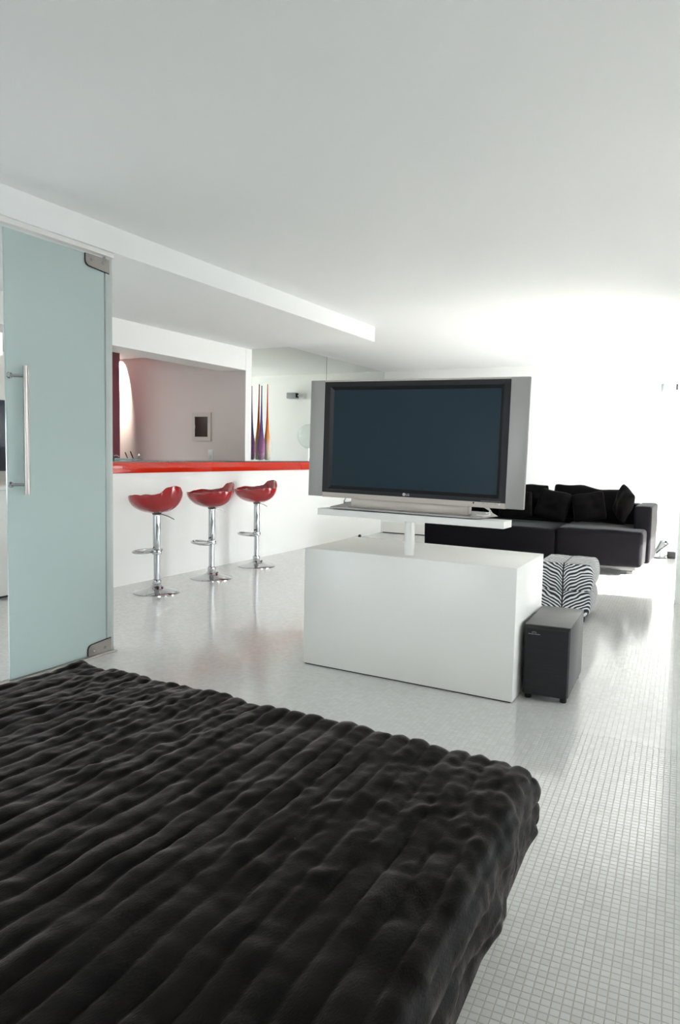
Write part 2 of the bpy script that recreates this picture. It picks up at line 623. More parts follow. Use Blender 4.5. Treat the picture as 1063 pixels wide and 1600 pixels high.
def tile_bm(bm, w, h, M=None, top=0.0005):
    a, c = w / 2, 0.0009
    z0 = -0.001
    vs = [Vector((sx * a, sy * h / 2, z0)) for sx, sy in ((-1, -1), (1, -1), (1, 1), (-1, 1))]
    vs += [Vector((sx * a, sy * h / 2, top - 0.0006)) for sx, sy in ((-1, -1), (1, -1), (1, 1), (-1, 1))]
    vs += [Vector((sx * (a - c), sy * (h / 2 - c), top)) for sx, sy in ((-1, -1), (1, -1), (1, 1), (-1, 1))]
    V = [bm.verts.new(M @ v if M else v) for v in vs]
    for k in range(4):
        j = (k + 1) % 4
        bm.faces.new((V[k], V[j], V[4 + j], V[4 + k]))
        bm.faces.new((V[4 + k], V[4 + j], V[8 + j], V[8 + k]))
    bm.faces.new(V[8:12])

ca, sa = math.cos(TILE_A), math.sin(TILE_A)
cells = []
R_ = 260
for i in range(-60, 60):
    for j in range(20, 170):
        u, v = (i + 0.5) * TILE_P, (j + 0.5) * TILE_P
        x, y = u * ca - v * sa, u * sa + v * ca
        if NX0 + 0.011 < x < NX1 - 0.011 and NY0 + 0.011 < y < NY1 - 0.011:
            cells.append((x, y))
def in_near(x, y):      # the strip of floor next to the bed
    return -0.44 < x < -0.02 and y > 1.30 and (y - 1.30) > (x + 0.44) * 0.80
near = sorted([c for c in cells if in_near(*c)], key=lambda c: c[0] ** 2 + c[1] ** 2)[:300]
near_set = set(near)
protos = []
for k in range(6):
    tb = bmesh.new()
    tile_bm(tb, 0.0199 + random.uniform(-0.0006, 0.0004), 0.0199 + random.uniform(-0.0006, 0.0004))
    me = bpy.data.meshes.new('tile')
    bmesh.ops.recalc_face_normals(tb, faces=tb.faces[:])
    tb.to_mesh(me)
    tb.free()
    me.materials.append(TILE)
    protos.append(me)
bm = bmesh.new()
for x, y in cells:
    jx, jy = random.uniform(-0.0005, 0.0005), random.uniform(-0.0005, 0.0005)
    rot = Euler((random.uniform(-0.005, 0.005), random.uniform(-0.005, 0.005), TILE_A + random.uniform(-0.025, 0.025)))
    if (x, y) in near_set:
        o = bpy.data.objects.new('tile', random.choice(protos))
        COL.objects.link(o)
        o.location = (x + jx, y + jy, 0)
        o.rotation_euler = rot
        o.parent = floor
    else:
        M = Matrix.Translation((x + jx, y + jy, 0)) @ rot.to_matrix().to_4x4()
        tile_bm(bm, 0.0199 + random.uniform(-0.0006, 0.0004), 0.0199 + random.uniform(-0.0006, 0.0004), M)
st = bm_obj('mosaic_tiles', bm, TILE, floor)
st['kind'] = 'stuff'

struct(box('ceiling', CEIL, X_KIT, X_RIGHT + 0.3, Y_FRONT, Y_BACK + 0.2, CEIL_Z, CEIL_Z + 0.15))
struct(box('ceiling_soffit', CEIL, X_KIT, X_BEAM, Y_FRONT, 6.70, SOFF_Z, CEIL_Z))
struct(box('wall_back', WALL, X_KIT, X_RIGHT + 0.3, Y_BACK, Y_BACK + 0.2, 0, CEIL_Z))
struct(box('baseboard_back', LACQUER, -4.62, -3.10, Y_BACK - 0.014, Y_BACK, 0.014, 0.17))
struct(box('trim_1', BLACKRUB, -4.62, -3.10, Y_BACK - 0.008, Y_BACK, 0.0, 0.014))
struct(box('wall_left', WALL, X_WALL - 0.15, X_WALL - 0.006, Y_KIT + 0.11, Y_BACK, 0, CEIL_Z))
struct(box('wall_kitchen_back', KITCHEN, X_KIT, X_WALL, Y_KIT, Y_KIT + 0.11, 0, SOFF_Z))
struct(box('trim_5', WALL, X_WALL, X_WALL + 0.003, Y_KIT, Y_KIT + 0.113, 1.102, SOFF_Z))
struct(box('wall_header', WALL, X_WALL - 0.325, X_WALL, Y_FRONT, Y_KIT, HEAD_Z, SOFF_Z))
struct(box('ceiling_kitchen', CEIL, X_KIT, X_WALL - 0.325, Y_FRONT, Y_KIT, KIT_Z, SOFF_Z))
bm = bmesh.new()
ky0, ky1, kz0, kz1 = KITCHEN_FILL_WIN
add_box(bm, X_KIT - 0.15, X_KIT, Y_FRONT, ky0, 0, CEIL_Z)
add_box(bm, X_KIT - 0.15, X_KIT, ky1, Y_BACK, 0, CEIL_Z)
add_box(bm, X_KIT - 0.15, X_KIT, ky0, ky1, 0, kz0)
add_box(bm, X_KIT - 0.15, X_KIT, ky0, ky1, kz1, CEIL_Z)
struct(bm_obj('wall_kitchen_left', bm, WALL))
w = bpy.data.objects.new('window_5', None)
COL.objects.link(w)
struct(w)
bm = bmesh.new()
for y0, y1, za_, zb_ in ((ky0, ky1, kz0, kz0 + 0.05), (ky0, ky1, kz1 - 0.05, kz1), (ky0, ky0 + 0.05, kz0 + 0.05, kz1 - 0.05), (ky1 - 0.05, ky1, kz0 + 0.05, kz1 - 0.05)):
    add_box(bm, X_KIT - 0.12, X_KIT - 0.07, y0, y1, za_, zb_)
bm_obj('window_frame', bm, WHITEPL, w)
struct(box('wall_bedroom_left', WALL, -3.26, -3.15, Y_FRONT, 1.15, 0, SOFF_Z))
bm = bmesh.new()
fx0, fx1, fz0_, fz1_ = FRONT_FILL_WIN
add_box(bm, X_KIT, fx0, Y_FRONT - 0.2, Y_FRONT, 0, CEIL_Z)
add_box(bm, fx1, X_RIGHT + 0.3, Y_FRONT - 0.2, Y_FRONT, 0, CEIL_Z)
add_box(bm, fx0, fx1, Y_FRONT - 0.2, Y_FRONT, 0, fz0_)
add_box(bm, fx0, fx1, Y_FRONT - 0.2, Y_FRONT, fz1_, CEIL_Z)
struct(bm_obj('wall_front', bm, WALL))
w = bpy.data.objects.new('window_4', None)
COL.objects.link(w)
struct(w)
bm = bmesh.new()
for xa, xb, za_, zb_ in ((fx0, fx1, fz0_, fz0_ + 0.05), (fx0, fx1, fz1_ - 0.05, fz1_), (fx0, fx0 + 0.05, fz0_ + 0.05, fz1_ - 0.05), (fx1 - 0.05, fx1, fz0_ + 0.05, fz1_ - 0.05), ((fx0 + fx1) / 2 - 0.025, (fx0 + fx1) / 2 + 0.025, fz0_ + 0.05, fz1_ - 0.05)):
    add_box(bm, xa, xb, Y_FRONT - 0.17, Y_FRONT - 0.12, za_, zb_)
bm_obj('window_frame', bm, WHITEPL, w)
struct(box('wall_pier', WALL, -0.31, X_RIGHT, 6.69, 6.90, 0, CEIL_Z))
# window wall: three openings
bm = bmesh.new()
XR1 = X_RIGHT + 0.2
yp = Y_FRONT
for y0, y1, z0, z1 in WIN:
    add_box(bm, X_RIGHT, XR1, yp, y0, 0, CEIL_Z)
    add_box(bm, X_RIGHT, XR1, y0, y1, 0, z0)
    add_box(bm, X_RIGHT, XR1, y0, y1, z1, CEIL_Z)
    yp = y1
add_box(bm, X_RIGHT, XR1, yp, Y_BACK, 0, CEIL_Z)
struct(bm_obj('wall_right', bm, WALL))
for k, (y0, y1, z0, z1) in enumerate(WIN):
    w = bpy.data.objects.new('window_%d' % (k + 1), None)
    COL.objects.link(w)
    struct(w)
    bm = bmesh.new()
    xa, xb, t = X_RIGHT + 0.12, X_RIGHT + 0.17, 0.05
    add_box(bm, xa, xb, y0, y1, z0, z0 + t)
    add_box(bm, xa, xb, y0, y1, z1 - t, z1)
    for yy in (y0, (y0 + y1) / 2 - t / 2, y1 - t):
        add_box(bm, xa, xb, yy, yy + t, z0 + t, z1 - t)
    bm_obj('window_frame', bm, WHITEPL, w)
struct(box('terrace_ground', TERRACE, -16, 14, -12, 18, -0.4, -0.06))
struct(box('sun_block_slab', WALL, XR1, XR1 + 3.6, -3, 6.85, 2.55, 2.75))  # unseen slab added to keep direct sun out of the nearer openings

# ------------------------------------------------------------------ glass door with its fittings
door = bpy.data.objects.new('door_1', None)
COL.objects.link(door)
struct(door)
door['label'] = 'frosted green glass pivot door with steel bar handle'
DX, DY0, DY1, DZ0, DZ1 = -3.18, 2.478, 3.135, 0.012, 2.272
box('glass_panel', FROST, DX - 0.005, DX + 0.005, DY0, DY1, DZ0, DZ1, door, 0.0015, 1)
def clamp(name, top):
    """Patch fitting: a plate with one rounded corner on each face of the glass, joined by two screws."""
    s = -1 if top else 1
    zc_ = DZ1 if top else DZ0
    n = 7
    pts = [(DY1 + 0.030, 0.0), (DY1 + 0.030, 0.075)]
    for k in range(n):
        a = math.radians(90 * k / (n - 1))
        pts.append((DY1 - 0.115 - 0.03 * math.sin(a) , 0.035 + 0.028 * math.cos(a)))
    pts.append((DY1 - 0.145, 0.0))
    bm = bmesh.new()
    for xa, xb in ((DX + 0.005, DX + 0.016), (DX - 0.016, DX - 0.005)):
        lo = [bm.verts.new((xa, y, zc_ + s * z)) for y, z in pts]
        hi = [bm.verts.new((xb, y, zc_ + s * z)) for y, z in pts]
        bm.faces.new(lo)
        bm.faces.new(hi)
        for k in range(len(pts)):
            j = (k + 1) % len(pts)
            bm.faces.new((lo[k], lo[j], hi[j], hi[k]))
    o = bm_obj(name, bm, STEEL, door)
    # dark gasket round the plate
    tube('gasket', BLACKRUB, [(DX + 0.0105, y, zc_ + s * (z + 0.001)) for y, z in pts[1:]], 0.0045, o, 6)
    for yy in (DY1 - 0.105, DY1 - 0.02):
        lathe('screw', CHROME, [(0, 0.004), (0.007, 0.003), (0.008, 0)], o, 12,
              Matrix.Translation((DX + 0.016, yy, zc_ + s * 0.028)) @ Matrix.Rotation(math.pi / 2, 4, 'Y'))
    return o
clamp('top_pivot_clamp', True)
clamp('bottom_pivot_clamp', False)
hy, hz0, hz1 = 2.553, 0.962, 1.608
hx = DX + 0.060
hd = tube('handle', STEEL, [(hx, hy, hz0), (hx, hy, hz1)], 0.0145, door, 16)
for z in (1.012, 1.556):
    tube('handle_post', CHROME, [(DX + 0.005, hy - 0.055, z), (hx, hy, z)], 0.008, hd, 12)
    lathe('handle_rose', CHROME, [(0, 0.008), (0.015, 0.007), (0.017, 0.0)], hd, 16,
          Matrix.Translation((DX + 0.005, hy - 0.055, z)) @ Matrix.Rotation(math.pi / 2, 4, 'Y'))
# narrow fixed glass edge beside the pivot, floor plate under the glass and top rail in the soffit
struct(box('trim_2', EDGEGLASS, DX - 0.012, DX + 0.012, DY1 + 0.004, DY1 + 0.054, 0.0105, 2.289, None, 0.003))
struct(box('trim_3', STEEL, DX - 0.03, DX + 0.03, 1.15, DY1 + 0.065, 0.0, 0.010, None, 0.002))
struct(box('trim_4', WHITEPL, DX - 0.02, DX + 0.02, 1.15, DY1 + 0.06, 2.290, SOFF_Z, None, 0.002))

# ------------------------------------------------------------------ bar counter
bar = thing('bar_counter', 'long white bar counter with glossy red front edge and dark glass top', 'counter', (X_WALL, 4.0, 0))
def L2(x, y, z=0):
    return (x - X_WALL, y - 4.0, z)
def lbox(name, mt, x0, x1, y0, y1, z0, z1, parent, bev=0.0, org=(X_WALL, 4.0, 0)):
    return box(name, mt, x0 - org[0], x1 - org[0], y0 - org[1], y1 - org[1], z0 - org[2], z1 - org[2], parent, bev)
BY0, BY1 = 4.25, Y_BACK - 0.002
lbox('front_panel', GLOSSWHITE, X_WALL - 0.004, X_WALL + 0.006, BY0, BY1, 0.0, 1.0, bar)
lbox('end_panel', GLOSSWHITE, X_WALL - 0.45, X_WALL - 0.004, BY0, BY0 + 0.03, 0.0, 1.0, bar)
lbox('shelf_board', GLOSSWHITE, X_WALL - 0.45, X_WALL - 0.004, BY0 + 0.03, Y_KIT - 0.002, 0.97, 1.0, bar)
for ya_, yb_ in ((BY0, 5.9345), (5.9365, 7.692), (7.694, BY1)):
    lbox('red_fascia', RED, -4.572, -4.56, ya_, yb_, 0.996, 1.090, bar, 0.0015)
lbox('ledge_board', GLOSSWHITE, X_WALL + 0.006, -4.572, BY0, BY1, 0.996, 1.088, bar)
bm = bmesh.new()
add_prism(bm, [(-0.45, BY0 - 4.0), (0.1, BY0 - 4.0), (0.1, BY1 - 4.0), (0.001, BY1 - 4.0), (0.001, Y_KIT - 4.002), (-0.45, Y_KIT - 4.002)], 1.090, 1.101)
bm_obj('dark_top', bm, DARKTOP, bar)

# mirrors on the wall over the counter
for k, (y0, y1, lab) in enumerate(((Y_KIT + 0.118, 8.474, 'tall wall mirror panel nearest the kitchen opening, behind the vases'),
                                   (8.478, Y_BACK - 0.004, 'tall wall mirror panel in the far corner, partly hidden by the television'))):
    o = tag(box('mirror_panel', MIRROR, -0.006, 0.0, y0, y1, 1.102, CEIL_Z - 0.004, None), lab, 'mirror', 'mirror panels over the counter')
    if k == 1:
        box('joint_strip', DARKMETAL, -0.004, 0.0008, y0 - 0.0042, y0 + 0.0035, 1.102, CEIL_Z - 0.004, o)
        box('edge_strip', GREYPL, -0.004, 0.003, y1 - 0.008, y1, 1.102, CEIL_Z - 0.004, o)
    o.location = (X_WALL, 0, 0)

# vases
VASE = [(0.0, 0.012), (0.022, 0.012), (0.034, 0.03), (0.0405, 0.07), (0.0415, 0.12), (0.0395, 0.18), (0.033, 0.25), (0.0245, 0.31), (0.0175, 0.38), (0.0125, 0.47), (0.0095, 0.56), (0.0066, 0.68), (0.0056, 0.78), (0.0050, 0.845), (0.003, 0.848), (0.0, 0.846)]
def vase(name, mt, y, s, lab, lean):
    t = thing(name, lab, 'vase', (-4.596, y, 1.1013), group='slender glass vases on the counter')
    body = lathe('body', mt, [(r, z * s) for r, z in VASE], t, 24, Matrix.Rotation(lean, 4, Vector((-0.74, 0.67, 0)).cross(Vector((0, 0, 1)))))
    lathe('foot', CLEAR, [(0.0, 0.0), (0.031, 0.0), (0.038, 0.012), (0.0425, 0.05), (0.0435, 0.09)], t, 24)
vase('glass_vase', PURPLE, 6.872, 0.985, 'tall thin purple glass vase with teardrop base on the bar counter', 0.004)
vase('glass_vase', ORANGE, 6.995, 1.02, 'tall thin orange glass vase with clear teardrop base on the bar counter', -0.012)

# ------------------------------------------------------------------ bar stools
def seat_mesh():
    """Acrylic scoop: a bowl whose rim rises to a high back lobe and two low side lobes."""
    key = [(0, 0.238), (20, 0.227), (42, 0.176), (52, 0.168), (70, 0.158), (94, 0.164), (114, 0.154), (136, 0.138), (158, 0.146), (180, 0.134)]   # rim height over the seat bottom by angle from the back
    rad = [(0, 0.205), (24, 0.205), (42, 0.212), (65, 0.224), (85, 0.228), (112, 0.226), (150, 0.236), (180, 0.226)]
    def interp(tab, d):
        d = abs((d + 180) % 360 - 180)
        for (a, va), (b, vb) in zip(tab, tab[1:]):
            if a <= d <= b:
                t = (d - a) / (b - a)
                t = t * t * (3 - 2 * t)
                return va + (vb - va) * t
    bm = bmesh.new()
    NA, NR = 72, 16
    c = bm.verts.new((0, 0, 0))
    rings = []
    for j in range(1, NR + 1):
        t = j / NR
        ring = []
        for i in range(NA):
            d = 360 * i / NA
            rr, h = interp(rad, d), interp(key, d)
            r = rr * (1.55 * t - 0.55 * t ** 3) if t < 1 else rr
            r = rr * math.sin(t * math.pi / 2) ** 0.92
            z = h * (1 - math.cos(t * math.pi / 2)) ** 1.02
            ring.append(bm.verts.new((r * math.cos(math.radians(d)), r * math.sin(math.radians(d)), z)))
        rings.append(ring)
    for i in range(NA):
        bm.faces.new((c, rings[0][i], rings[0][(i + 1) % NA]))
    for a, b in zip(rings, rings[1:]):
        for i in range(NA):
            bm.faces.new((a[i], b[i], b[(i + 1) % NA], a[(i + 1) % NA]))
    bmesh.ops.recalc_face_normals(bm, faces=bm.faces[:])
    ex = bmesh.ops.solidify(bm, geom=bm.faces[:], thickness=0.007)
    return bm
def stool(loc, rz, lab):
    t = thing('bar_stool', lab, 'stool', loc, (0, 0, rz), 'red bar stools along the counter')
    lathe('base', CHROME, [(0, 0), (0.196, 0), (0.196, 0.006), (0.185, 0.012), (0.13, 0.024), (0.08, 0.038), (0.045, 0.056), (0.034, 0.075), (0.0, 0.075)], t, 48)
    lathe('base_collar', CHROME, [(0.030, 0.070), (0.037, 0.076), (0.039, 0.09), (0.037, 0.104), (0.029, 0.112)], t, 28)
    lathe('lower_column', CHROME, [(0.0, 0.07), (0.0255, 0.07), (0.0255, 0.36), (0, 0.36)], t, 28)
    lathe('upper_column', CHROME, [(0.0, 0.345), (0.0300, 0.345), (0.0312, 0.35), (0.0312, 0.655), (0.03, 0.662), (0, 0.662)], t, 28)
    lathe('seat_mount', DARKMETAL, [(0.0, 0.655), (0.034, 0.66), (0.04, 0.672), (0.0, 0.678)], t, 24)
    ring = lathe('footrest_collar', CHROME, [(0.030, 0.325), (0.040, 0.329), (0.042, 0.345), (0.040, 0.361), (0.030, 0.365)], t, 28)
    # oval foot ring on the counter side (local -x)
    pts = []
    for k in range(40):
        a = 2 * math.pi * k / 40
        pts.append((-0.105 + 0.075 * math.cos(a), 0.15 * math.sin(a), 0.345))
    tube('footrest', CHROME, pts, 0.0105, t, 10, True)
    tube('height_lever', STEEL, [(0.03, 0.01, 0.668), (0.10, 0.03, 0.650), (0.155, 0.045, 0.625)], 0.0045, t, 8)
    o = bm_obj('seat', seat_mesh(), REDPL, t, autosmooth=60)
    o.location = (0, 0, 0.672)
    lathe('rubber_bumper', mat('dark_red_bumper', (0.12, 0.01, 0.012), 0.5), [(0, 0.01), (0.008, 0.009), (0.011, 0.0)], t, 12, Matrix.Translation((0.045, -0.035, 0.054)))
    return t
s1 = stool((-4.199, 4.723, 0), math.radians(-2), 'glossy red scoop bar stool nearest the glass door')
dup(s1, 'glossy red scoop bar stool in the middle of the three at the counter', (-4.249, 5.536, 0), math.radians(60))
dup(s1, 'glossy red scoop bar stool farthest from the glass door, in front of the vases', (-4.323, 6.397, 0), math.radians(66))

# ------------------------------------------------------------------ kitchen behind the counter
cab = thing('tall_cabinet', 'tall maroon kitchen cabinet beside the lit wall, reaching the ceiling', 'cabinet', (-6.40, 6.05, 0))
box('body', MAROON, -0.35, 0.35, -0.18, 0.15, 0.06, KIT_Z - 0.003, cab, 0.003)
box('plinth', BLACK, -0.33, 0.33, -0.15, 0.15, 0.0, 0.06, cab)
box('door_panel', MAROON, -0.34, 0.345, -0.20, -0.182, 0.08, KIT_Z - 0.02, cab, 0.003)
# recessed ceiling downlight washing the wall behind that cabinet
dl = thing('ceiling_downlight', 'small round recessed downlight in the kitchen ceiling by the maroon cabinet', 'light', (-6.47, 6.595, KIT_Z))
lathe('trim_ring', WHITEPL, [(0.028, 0.0), (0.04, 0.0), (0.042, -0.004), (0.030, -0.006), (0.028, 0.0)], dl, 24)
sp = bpy.data.lights.new('downlight_lamp', 'SPOT')
sp.energy = 300
sp.color = (1.0, 0.90, 0.76)
sp.spot_size = math.radians(64)
sp.spot_blend = 0.25
sp.shadow_soft_size = 0.02
spo = bpy.data.objects.new('downlight_lamp', sp)
COL.objects.link(spo)
spo.parent = dl
spo.location = (0, 0, -0.012)
spo.rotation_euler = (math.radians(32), 0, 0)

kl = thing('kitchen_fill_light', 'added light panel on the kitchen ceiling, out of sight, brightening the kitchen wall', 'light', (-5.9, 4.9, KIT_Z))  # extra lamp, added out of view to lift the kitchen wall
box('housing', WHITEPL, -0.31, 0.31, -0.31, 0.31, -0.03, -0.001, kl, 0.004)
kd = bpy.data.lights.new('kitchen_fill_lamp', 'AREA')
kd.size = 0.56
kd.energy = 5
kd.color = (1.0, 0.9, 0.82)
ko = bpy.data.objects.new('kitchen_fill_lamp', kd)
COL.objects.link(ko)
ko.parent = kl
ko.location = (0, 0, -0.034)

pan = thing('fuse_box', 'ivory fuse box with a dark brown door on the kitchen wall', 'fuse box', (-5.246, Y_KIT, 1.313))
bm = bmesh.new()
hw, hh = 0.131, 0.318
add_box(bm, -hw, -0.092, -0.022, 0, 0, hh)
add_box(bm, 0.092, hw, -0.022, 0, 0, hh)
add_box(bm, -0.092, 0.092, -0.022, 0, 0, 0.046)
add_box(bm, -0.092, 0.092, -0.022, 0, 0.272, hh)
bm_obj('frame', bm, BEIGEPL, pan)
box('door', BROWNGLASS, -0.091, 0.091, -0.016, -0.003, 0.047, 0.271, pan, 0.002)
box('latch', BEIGEPL, -0.096, -0.084, -0.026, -0.016, 0.14, 0.18, pan, 0.001)

def socket(name, lab, loc, cat='socket'):
    t = thing(name, lab, cat, loc)
    box('plate', WHITEPL, -0.035, 0.035, -0.010, 0, -0.057, 0.057, t, 0.003)
    box('rocker', WHITEPL, -0.018, 0.018, -0.015, -0.010, 0.004, 0.045, t, 0.002)
    box('outlet', GREYPL, -0.018, 0.018, -0.012, -0.010, -0.045, -0.006, t, 0.001)
socket('wall_switch', 'small white switch plate on the kitchen wall under the fuse box', (-5.121, Y_KIT, 1.160), 'switch')
socket('wall_socket', 'white wall socket low on the back wall beside the sofa arm', (-0.74, Y_BACK, 0.334))

# cutlery on the counter's kitchen side
rk = thing('cutlery_tray', 'low steel cutlery tray on the bar counter at the kitchen end', 'tray', (-4.985, 5.205, 1.1012), (0, 0, math.radians(42)))
bm = bmesh.new()
add_box(bm, -0.14, 0.14, -0.03, 0.03, 0, 0.004)
for a in ((-0.14, 0.14, -0.03, -0.027), (-0.14, 0.14, 0.027, 0.03), (-0.14, -0.137, -0.027, 0.027), (0.137, 0.14, -0.027, 0.027)):
    add_box(bm, a[0], a[1], a[2], a[3], 0.004, 0.016)
bm_obj('tray_body', bm, CHROME, rk)
def utensil(name, lab, dx, lean, mt, h, wide=0.006, spoon=False):
    loc = rk.matrix_basis @ Vector((dx, 0, 0.0045))
    t = thing(name, lab, 'cutlery', loc, (0, 0, math.radians(42)), 'cutlery standing in the tray')
    d = Vector((math.sin(lean), 0, math.cos(lean)))
    tube('handle', mt, [d * 0.004, d * (h * 0.5), d * h], [wide * 0.7, wide, wide * 0.8] , t, 8)
    if spoon:
        bm = bmesh.new()
        add_lathe(bm, [(0, 0), (0.008, 0.004), (0.011, 0.016), (0.008, 0.032), (0, 0.038)], 14, Matrix.Translation(d * (h * 0.55)) @ Matrix.Rotation(lean, 4, 'Y') @ Matrix.Diagonal((1.0, 0.35, 1.0, 1)))
        bm_obj('bowl', bm, CHROME, t, smooth=True)
utensil('knife', 'grey handled knife leaning in the cutlery tray', 0.005, -0.38, DARKMETAL, 0.075)
utensil('knife', 'black handled knife leaning in the cutlery tray beside the spoon', 0.055, -0.36, BLACK, 0.085)
utensil('spoon', 'steel spoon standing bowl upward in the cutlery tray', 0.085, 0.35, CHROME, 0.045, 0.003, True)
ck = thing('kettle', 'small black kettle with steel spout at the end of the bar counter', 'kettle', (-5.07, 5.045, 1.1012), (0, 0, math.radians(42)))
lathe('body', BLACK, [(0, 0), (0.05, 0), (0.055, 0.02), (0.045, 0.055), (0.02, 0.07), (0.008, 0.074), (0.008, 0.084), (0, 0.086)], ck, 24)
tube('spout', CHROME, [(0.045, 0, 0.03), (0.07, 0, 0.04), (0.085, 0, 0.036), (0.092, 0, 0.028)], [0.010, 0.008, 0.007, 0.006], ck, 10)
tube('handle', BLACK, [(-0.045, 0, 0.02), (-0.075, 0, 0.035), (-0.07, 0, 0.065), (-0.03, 0, 0.062)], 0.006, ck, 8)

# units glimpsed past the glass door
kc = thing('base_cabinet', 'white kitchen base cabinet glimpsed past the edge of the glass door', 'cabinet', (-5.02, 3.4, 0))
box('plinth', BLACK, -0.55, -0.03, -1.0, 0.62, 0, 0.02, kc)
box('body', GLOSSWHITE, -0.58, 0.0, -1.0, 0.62, 0.02, 0.86, kc, 0.003)
box('worktop', WHITEPL, -0.58, 0.02, -1.02, 0.64, 0.862, 0.895, kc, 0.006)
ov = thing('wall_oven', 'dark glass built-in oven on the wall over the white base cabinet', 'oven', (-5.62, 4.15, 0.95))
box('housing', WHITEPL, -0.30, -0.012, -0.75, 0.40, -0.055, 1.05, ov, 0.004)
box('glass_door', mat('oven_glass', (0.05, 0.06, 0.085), 0.15), -0.012, 0.0, -0.40, 0.262, 0.04, 0.66, ov, 0.003)
box('handle', MAROON, 0.0, 0.012, 0.235, 0.255, 0.06, 0.64, ov, 0.002)
struct(box('wall_kitchen_side', WALL, -6.0, -5.93, 3.38, 4.6, 0, KIT_Z))

# ------------------------------------------------------------------ white cabinet that carries the television
FL, FR = Vector((-2.077, 3.560)), Vector((-0.855, 3.496))
BR, BL = Vector((-0.866, 4.128)), Vector((-2.090, 4.236))
CX = (FL + FR + BR + BL) / 4
ZT = 0.6665
cbt = thing('tv_cabinet', 'long plain white box cabinet standing free in the room under the television', 'cabinet', (CX.x, CX.y, 0))
def inset(pts, d):
    c = sum(pts, Vector((0, 0))) / len(pts)
    return [tuple(p + (c - p).normalized() * d - CX) for p in pts]
prism('plinth', BLACK, inset([FL, FR, BR, BL], 0.012), 0.0, 0.006, cbt)
prism('body', LACQUER, inset([FL, FR, BR, BL], 0.0), 0.006, ZT, cbt, 0.0025)

# pole and swivel shelf (leans a little to the right), carrying the television
PX, PY = -1.473, 3.636
POLE_TOP = 0.851
SH_YAW, SH_ROLL = math.radians(-2.23), math.radians(0.51)
tvs = thing('tv_shelf', 'narrow white swivel shelf on a round white pole above the box cabinet', 'shelf', (PX, PY, ZT))
lathe('pole', LACQUER, [(0, 0.0005), (0.0275, 0.0005), (0.0275, POLE_TOP - ZT), (0, POLE_TOP - ZT)], tvs, 32)
M = Matrix.Rotation(SH_YAW, 4, 'Z') @ Matrix.Rotation(SH_ROLL, 4, 'Y')
bm = bmesh.new()
add_box(bm, -0.542, 0.533, -0.065, 0.065, -0.036, 0.0)
bevel(bm, 0.0015)
bmesh.ops.transform(bm, matrix=Matrix.Translation((0, 0, 0.8878 - ZT)) @ M, verts=bm.verts[:])
bm_obj('board', bm, LACQUER, tvs)

TV_YAW, TV_ROLL = math.radians(-1.273), math.radians(0.789)
Rz = Matrix.Rotation(TV_YAW, 4, 'Z')
tv_loc = Vector((PX, PY, 0.9)) + Rz @ Vector((0, -0.03, 0))
tv = thing('television', 'wide plasma television with silver side speakers on the white swivel shelf', 'television', tv_loc)
tv.rotation_euler = (Matrix.Rotation(TV_YAW, 4, 'Z') @ Matrix.Rotation(TV_ROLL, 4, 'Y')).to_euler()
# local axes: x along the screen, z up, y away from the viewer; front of the bezel at y = 0
box('back_shell', SILVER, -0.60, 0.59, 0.018, 0.085, 0.065, 0.690, tv, 0.012)
box('left_speaker', SILVER, -0.622, -0.531, -0.002, 0.022, 0.052, 0.699, tv, 0.003)
box('right_speaker', SILVER, 0.521, 0.613, -0.002, 0.022, 0.052, 0.699, tv, 0.003)
bm = bmesh.new()
add_box(bm, -0.531, 0.521, 0.0, 0.022, 0.689, 0.699)
bevel(bm, 0.002)
bm_obj('top_rail', bm, SILVERLT, tv)
bm = bmesh.new()
add_box(bm, -0.531, 0.521, -0.002, 0.022, 0.0645, 0.0775)
add_box(bm, -0.531, 0.521, -0.006, 0.022, 0.0585, 0.0645)
add_box(bm, -0.531, 0.521, 0.002, 0.022, 0.050, 0.0585)
bm_obj('bottom_rail', bm, SILVERLT, tv)
def frame_bm(x0, x1, z0, z1, ix0, ix1, iz0, iz1, yf, yb):
    """Picture frame with an inner edge that falls back from yf to yb."""
    bm = bmesh.new()
    o = [bm.verts.new((x, yf, z)) for x, z in ((x0, z0), (x1, z0), (x1, z1), (x0, z1))]
    mid = [bm.verts.new((x, yf, z)) for x, z in ((ix0 - 0.018, iz0 - 0.018), (ix1 + 0.018, iz0 - 0.018), (ix1 + 0.018, iz1 + 0.018), (ix0 - 0.018, iz1 + 0.018))]
    i = [bm.verts.new((x, yb, z)) for x, z in ((ix0, iz0), (ix1, iz0), (ix1, iz1), (ix0, iz1))]
    ob = [bm.verts.new((x, yb + 0.004, z)) for x, z in ((x0, z0), (x1, z0), (x1, z1), (x0, z1))]
    for k in range(4):
        j = (k + 1) % 4
        bm.faces.new((o[k], o[j], mid[j], mid[k]))
        bm.faces.new((mid[k], mid[j], i[j], i[k]))
        bm.faces.new((ob[k], ob[j], o[j], o[k]))
        bm.faces.new((i[k], i[j], ob[j], ob[k]))
    return bm
bm_obj('bezel', frame_bm(-0.531, 0.521, 0.0775, 0.689, -0.478, 0.470, 0.117, 0.645, -0.001, 0.013), BLACK, tv)
box('screen', SCREEN, -0.479, 0.471, 0.0125, 0.018, 0.116, 0.646, tv)
box('stand_neck', SILVERLT, -0.348, 0.325, 0.005, 0.075, -0.002, 0.050, tv, 0.004)
